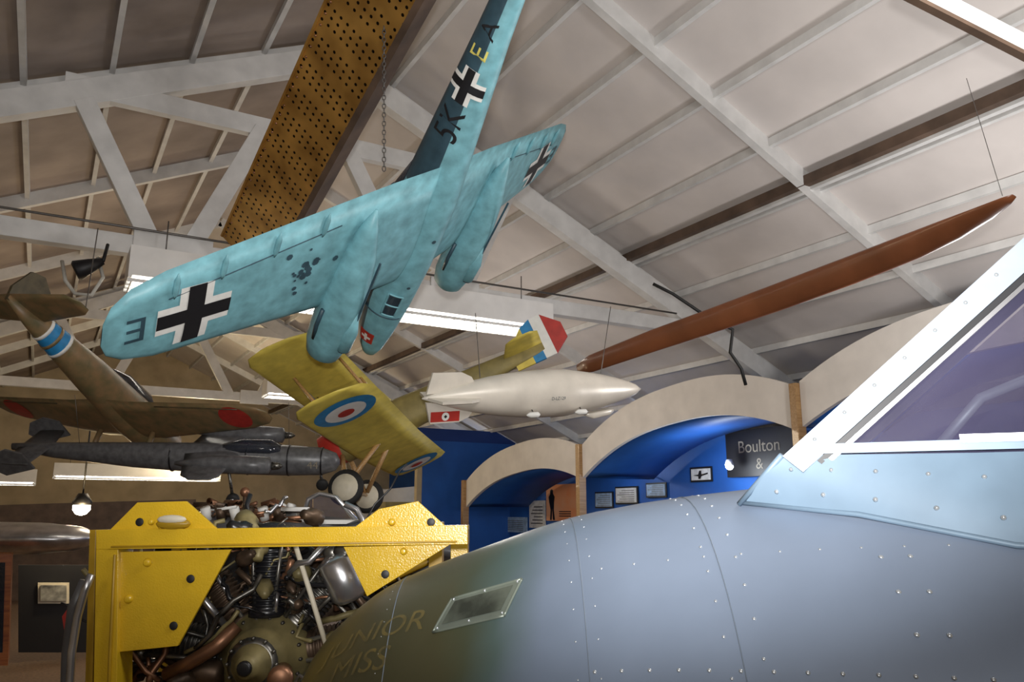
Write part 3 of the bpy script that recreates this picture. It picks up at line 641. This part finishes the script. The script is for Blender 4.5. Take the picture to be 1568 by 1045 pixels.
# ------------------------------------------------------------------ foreground fuselage
def fusemat():
    M=bpy.data.materials.new("camouflage_riveted_skin"); M.use_nodes=True; nt=M.node_tree; n=nt.nodes; l=nt.links; bs=n["Principled BSDF"]
    tc=n.new("ShaderNodeTexCoord"); sep=n.new("ShaderNodeSeparateXYZ"); l.new(tc.outputs["Object"],sep.inputs[0])
    nz=n.new("ShaderNodeTexNoise"); nz.inputs["Scale"].default_value=2.2; nz.inputs["Detail"].default_value=3; l.new(tc.outputs["Object"],nz.inputs["Vector"])
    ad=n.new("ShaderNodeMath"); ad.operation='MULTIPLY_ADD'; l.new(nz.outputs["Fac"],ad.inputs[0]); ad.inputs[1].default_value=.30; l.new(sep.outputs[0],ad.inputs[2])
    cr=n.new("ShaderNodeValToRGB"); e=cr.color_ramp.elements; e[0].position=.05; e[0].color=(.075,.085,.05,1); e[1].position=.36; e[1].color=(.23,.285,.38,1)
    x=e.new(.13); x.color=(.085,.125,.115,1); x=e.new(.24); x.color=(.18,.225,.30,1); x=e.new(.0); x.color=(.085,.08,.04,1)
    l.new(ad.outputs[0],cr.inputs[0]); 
    n2=n.new("ShaderNodeTexNoise"); n2.inputs["Scale"].default_value=5; n2.inputs["Detail"].default_value=8; l.new(tc.outputs["Object"],n2.inputs["Vector"])
    mx=n.new("ShaderNodeMix"); mx.data_type='RGBA'; mx.blend_type='MULTIPLY'; mx.inputs["Factor"].default_value=.25; l.new(cr.outputs[0],mx.inputs["A"]); l.new(n2.outputs["Fac"],mx.inputs["B"])
    l.new(mx.outputs["Result"],bs.inputs["Base Color"]); bs.inputs["Roughness"].default_value=.38; bs.inputs["Metallic"].default_value=.2
    bp=n.new("ShaderNodeBump"); bp.inputs["Strength"].default_value=.15; bp.inputs["Distance"].default_value=.03; l.new(nz.outputs["Fac"],bp.inputs["Height"]); l.new(bp.outputs[0],bs.inputs["Normal"])
    return M
m_fuse=fusemat(); m_skirt=mat("pale_blue_grey_paint",(.18,.26,.345),.5,metal=.1,var=.12,scale=6)
m_frame=mat("canopy_frame_paint",(.30,.35,.41),.5,metal=.3,var=.1,scale=8)
m_rivet=mat("rivet_metal",(.55,.58,.60),.22,metal=.6,var=.1)
m_seam=mat("dark_seam_paint",(.13,.16,.20),.5,var=.1)  # darker blue-grey for the panel seams and far windscreen frame
ST=[(-.60,-.66,2.36,.10,-.78),(-.585,-.52,2.36,.26,-.8),(-.53,-.375,2.34,.37,-.8),(-.42,-.26,2.29,.46,-.8),(-.3,-.18,2.22,.51,-.8),(-.05,-.08,2.09,.56,-.8),(.18,-.005,1.97,.59,-.8),(.49,.045,1.78,.6,-.8),(.9,.07,1.58,.6,-.8),(1.4,.08,1.35,.6,-.8),(2.2,.08,.98,.6,-.8)]
def sf(x,ph,off=0):
    idx=0
    for i in range(len(ST)-1):
        if ST[i][0]<=x<=ST[i+1][0]: idx=i
    if x>ST[-1][0]: idx=len(ST)-2
    def val(k):
        p0=ST[max(idx-1,0)];p1=ST[idx];p2=ST[idx+1];p3=ST[min(idx+2,len(ST)-1)]
        t=(x-p1[0])/(p2[0]-p1[0]); h=p2[0]-p1[0]
        m1=(p2[k]-p0[k])/(p2[0]-p0[0])*h; m2=(p3[k]-p1[k])/(p3[0]-p1[0])*h
        if idx==0: m1=(p2[k]-p1[k])
        return (2*t**3-3*t*t+1)*p1[k]+(t**3-2*t*t+t)*m1+(-2*t**3+3*t*t)*p2[k]+(t**3-t*t)*m2
    h,yc,ry,zc=val(1),val(2),val(3),val(4); a=math.radians(ph)
    return Vec((x,yc-(ry+off)*sin(a),zc+(h-zc+off)*cos(a)))
b=MB("fighter_aircraft_fuselage")
xs=[-.60,-.597,-.592,-.585,-.57,-.55]+[-.53+.04*i for i in range(18)]+[.2+.1*i for i in range(21)]
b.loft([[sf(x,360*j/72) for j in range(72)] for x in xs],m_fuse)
def seam(pts,w=.0012,m_=None): b.path(pts,w,m_ or m_seam,6)
for x in (-.28,.14,.38): seam([sf(x,-30+4*i,.0002) for i in range(30)])
seam([sf(.14+.05*i,52,.0002) for i in range(30)])
def rivet(x,ph,r=.0035):
    p=sf(x,ph); q=(sf(x,ph,.01)-p).normalized(); b.rev(p-q*.001,q,[(0,r),(r*.3,r*.9),(r*.6,r*.5),(r*.7,r*.05)],m_rivet,8)
for x in (.12,.16): 
    for i in range(14): rivet(x,-10+6*i,.0022)
for i in range(15): rivet(.36,-6+5.6*i,.0032)
for i in range(15): rivet(.41,-3+5.6*i,.0036)
for i in range(24): rivet(.15+.045*i,49,.0042)
for i in range(10): rivet(.18+.06*i,30,.003)
for i in range(12): rivet(-.3,3+5*i,.0016)
for i in range(16): rivet(.5+.06*i,62,.0048)
for x in (.62,.66):
    for i in range(9): rivet(x,32+6*i,.005)
def pf(o): return lambda x,ph: sf(x+.0045*(33-ph),ph,o)
m_pg=mat("port_glass",(.10,.115,.09),.18,var=.45,scale=12); m_pfr=mat("port_frame_paint",(.20,.23,.19),.35,metal=.4,var=.2)
b.grid(pf(.003),-.155,.0,28.3,36.6,8,6,m_pfr); b.grid(pf(.0055),-.142,-.013,29.6,35.3,8,6,m_pg)
for s_ in ([(-.155+.0155*i,28.3) for i in range(11)],[(-.155+.0155*i,36.6) for i in range(11)],[(-.155,28.3+.83*i) for i in range(11)],[(.0,28.3+.83*i) for i in range(11)]):
    b.path([pf(.003)(*q) for q in s_],.003,m_pfr,6)
for x in (-.148,-.078,-.007):
    for ph in (28.9,36.0): b.ball(pf(.005)(x,ph),.003,m_rivet,6)
m_sten=mat("faded_yellow_stencil",(.26,.19,.05),.6,scale=55,col2=(.12,.10,.045),alpha=.5)
b.text(lambda x,y:sf(-.335+x*.9+y*.25,34-(y-x*.12)*95,.003),"JUNIOR",0,.035,.088,m_sten); b.text(lambda x,y:sf(-.335+x*.9+y*.25,34-(y-x*.12)*95,.003),"MISS",0,-.055,.088,m_sten)
b.build(HM)
# windscreen
b=MB("aircraft_windscreen")
base=Vec((.53,1.53,.108)); ax=Vec((.90,-.42,0)).normalized(); nr=Vec((.42,.90,0)).normalized()
skT=[Vec((.515,1.545,.105)),Vec((.8,1.405,.10)),Vec((1.3,1.17,.10)),Vec((2.0,.85,.10))]
skB=[sf(.462,15,.004),Vec((.62,1.47,-.005)),sf(.8,31,.006),sf(1.3,36,.006),sf(2.0,38,.006)]
top=[skT[0],skT[0].lerp(skT[1],.45),skT[1],skT[2],skT[3]]
far=[v+nr*.48 for v in top]
n=5; vs=[]; K=6
for i in range(n):
    for k in range(K+1):
        t=k/K; p=top[i].lerp(skB[i],t); p=p-nr*(.008*sin(pi*t)); vs.append(p)
b.add(vs,[(i*(K+1)+k,(i+1)*(K+1)+k,(i+1)*(K+1)+k+1,i*(K+1)+k+1) for i in range(n-1) for k in range(K)],m_skirt,True)
b.path(skB,.005,m_skirt,8); b.path([sf(.456,15,.002),skT[0]],.006,m_skirt)
b.add([top[0],far[0],skB[0]+nr*.4],[(0,1,2)],m_skirt)
b.add([top[0],top[4],top[4]+nr*.03,top[0]+nr*.03],[(0,1,2,3)],m_frame)
up=Vec((.60,-.17,.545)); side_=(ax*.75+Vec((0,0,-.66))).normalized()
def strip(o,wd,th,m_,a0=0,a1=1):
    p=base+o; P=p+up*a0; Q=p+up*a1
    b.prism([P,P+side_*wd,Q+side_*wd,Q],nr*th,m_)
strip(Vec((-.012,-.0,0)),.046,.012,m_frame,-.01,1.05)
strip(Vec((-.012,0,0))+side_*.047+nr*.003,.010,.010,m_blk,.03,1.05)
strip(Vec((-.012,0,0))+side_*.058+nr*.001,.008,.012,m_alum,.05,1.05)
strip(Vec((-.012,0,0))+nr*.48,.05,.012,m_seam,0,1.05)
b.add([base,base+nr*.48,base+nr*.48+up,base+up],[(0,1,2,3)],m_win)
g0=base+side_*.05+nr*.012; g1=base+up+side_*.05+nr*.012; g2=skT[3]+nr*.015
b.add([g0,g1,g1+ax*1.0,g2],[(0,1,2,3)],m_win)
b.add([v+nr*.44 for v in (g0,g1,g1+ax*1.0,g2)],[(0,1,2,3)],m_win)
b.beam(skT[0]+ax*.05+Vec((0,0,.010)),skT[3]+Vec((0,0,.010)),.012,.018,m_skirt)
b.beam(skT[0]+ax*.30+Vec((0,0,.02))-nr*.006,skT[3]+Vec((0,0,.02)),.016,.014,m_alum)
b.prism([far[0]+ax*.15-nr*.1,far[4]-nr*.1,far[4]-nr*.1+Vec((0,0,-.1)),far[0]+ax*.15-nr*.1+Vec((0,0,-.1))],nr*.02,m_blk)
b.path([base+nr*.1+ax*.25+Vec((0,0,.01)),base+nr*.12+ax*.33+Vec((0,0,.10)),base+nr*.15+ax*.45+Vec((0,0,.15)),base+nr*.2+ax*.62+Vec((0,0,.16)),base+nr*.25+ax*.85+Vec((0,0,.08))],.010,m_frame)
b.rev(base+nr*.25+ax*.6+Vec((0,0,-.1)),(0,0,1),[(0,.12),(.12,.11),(.18,.05)],m_blk)
for i in range(12):
    p=base+up*(.06+.09*i)+side_*.012+Vec((-.005,0,0)); b.rev(p,-nr,[(0,.005),(.003,.004),(.005,.001)],m_rivet,8)
for i in range(9):
    for t,rr in ((.28,.0045),(.72,.005)):
        s_=.06+.11*i; seg=min(int(s_*4),3); q=s_*4-seg; a_=top[seg].lerp(top[seg+1],q); c_=skB[seg].lerp(skB[seg+1],q); p=a_.lerp(c_,t)-nr*(.008*sin(pi*t))
        b.rev(p,-nr+Vec((0,0,.2)),[(0,rr),(.003,rr*.8),(.005,.001)],m_rivet,8)
b.build(HM)
b=MB("fuselage_support"); b.box((.0,1.8,-1.7),(.12,2.0,-1.35),m_blk); b.box((1.2,1.2,-1.7),(1.32,1.5,-1.35),m_blk); b.box((-.1,1.6,-1.7),(1.5,1.7,-1.66),m_blk); b.build(HM)
# ------------------------------------------------------------------ lights
def light(name,typ,loc,e,col=(1,1,1),size=.3,rot=None,spot=None):
    L=bpy.data.lights.new(name,typ); L.energy=e; L.color=col
    if typ=='AREA': L.size=size
    else: L.shadow_soft_size=size
    if spot: L.spot_size=spot; L.spot_blend=.6
    o=bpy.data.objects.new(name,L); o.location=loc; bpy.context.collection.objects.link(o)
    if rot is not None: o.rotation_euler=Vec(rot).to_track_quat('-Z','Y').to_euler()
    return o
light("camera_flash",'SPOT',C+cv(0,.14,-.02),440,(1,.985,.97),.04,cv(0.05,.36,1),math.radians(102))
light("hall_fill",'POINT',(2.5,1.0,3.9),150,(1,.98,.96),.35)  # added fill light over the foreground, no fixture modelled
light("hall_fill",'POINT',(-2.5,-1.5,3.4),75,(1,.94,.87),.4)  # unseen fill light added behind the camera
light("hall_fill",'POINT',(6.0,3.2,2.7),150,(1,.98,.97),.3)  # fill light added to brighten the right ceiling
light("hall_fill",'POINT',(5.2,10.5,3.0),75,(1,.95,.9),.3)  # added fill light further down the hall
light("hall_fill",'POINT',(-.6,-.9,2.5),38,(.95,.97,1),.4)  # fill light added for the side of the foreground fuselage
light("hall_fill",'POINT',(1.5,12.5,3.2),85,(1,.82,.6),.3)  # this and the next two: warm fill lights added for the far hall
light("hall_fill",'POINT',(3,19.5,3.2),230,(1,.8,.5),.3)
light("hall_fill",'POINT',(-2,14,3.0),50,(1,.75,.45),.3)
light("lamp_hot",'POINT',onY(125,777,11)+Vec((0,-.2,-.1)),30,(1,.75,.4),.08)
w=bpy.data.worlds.new("w"); bpy.context.scene.world=w; w.use_nodes=True; w.node_tree.nodes["Background"].inputs[0].default_value=(.5,.5,.55,1); w.node_tree.nodes["Background"].inputs[1].default_value=.3
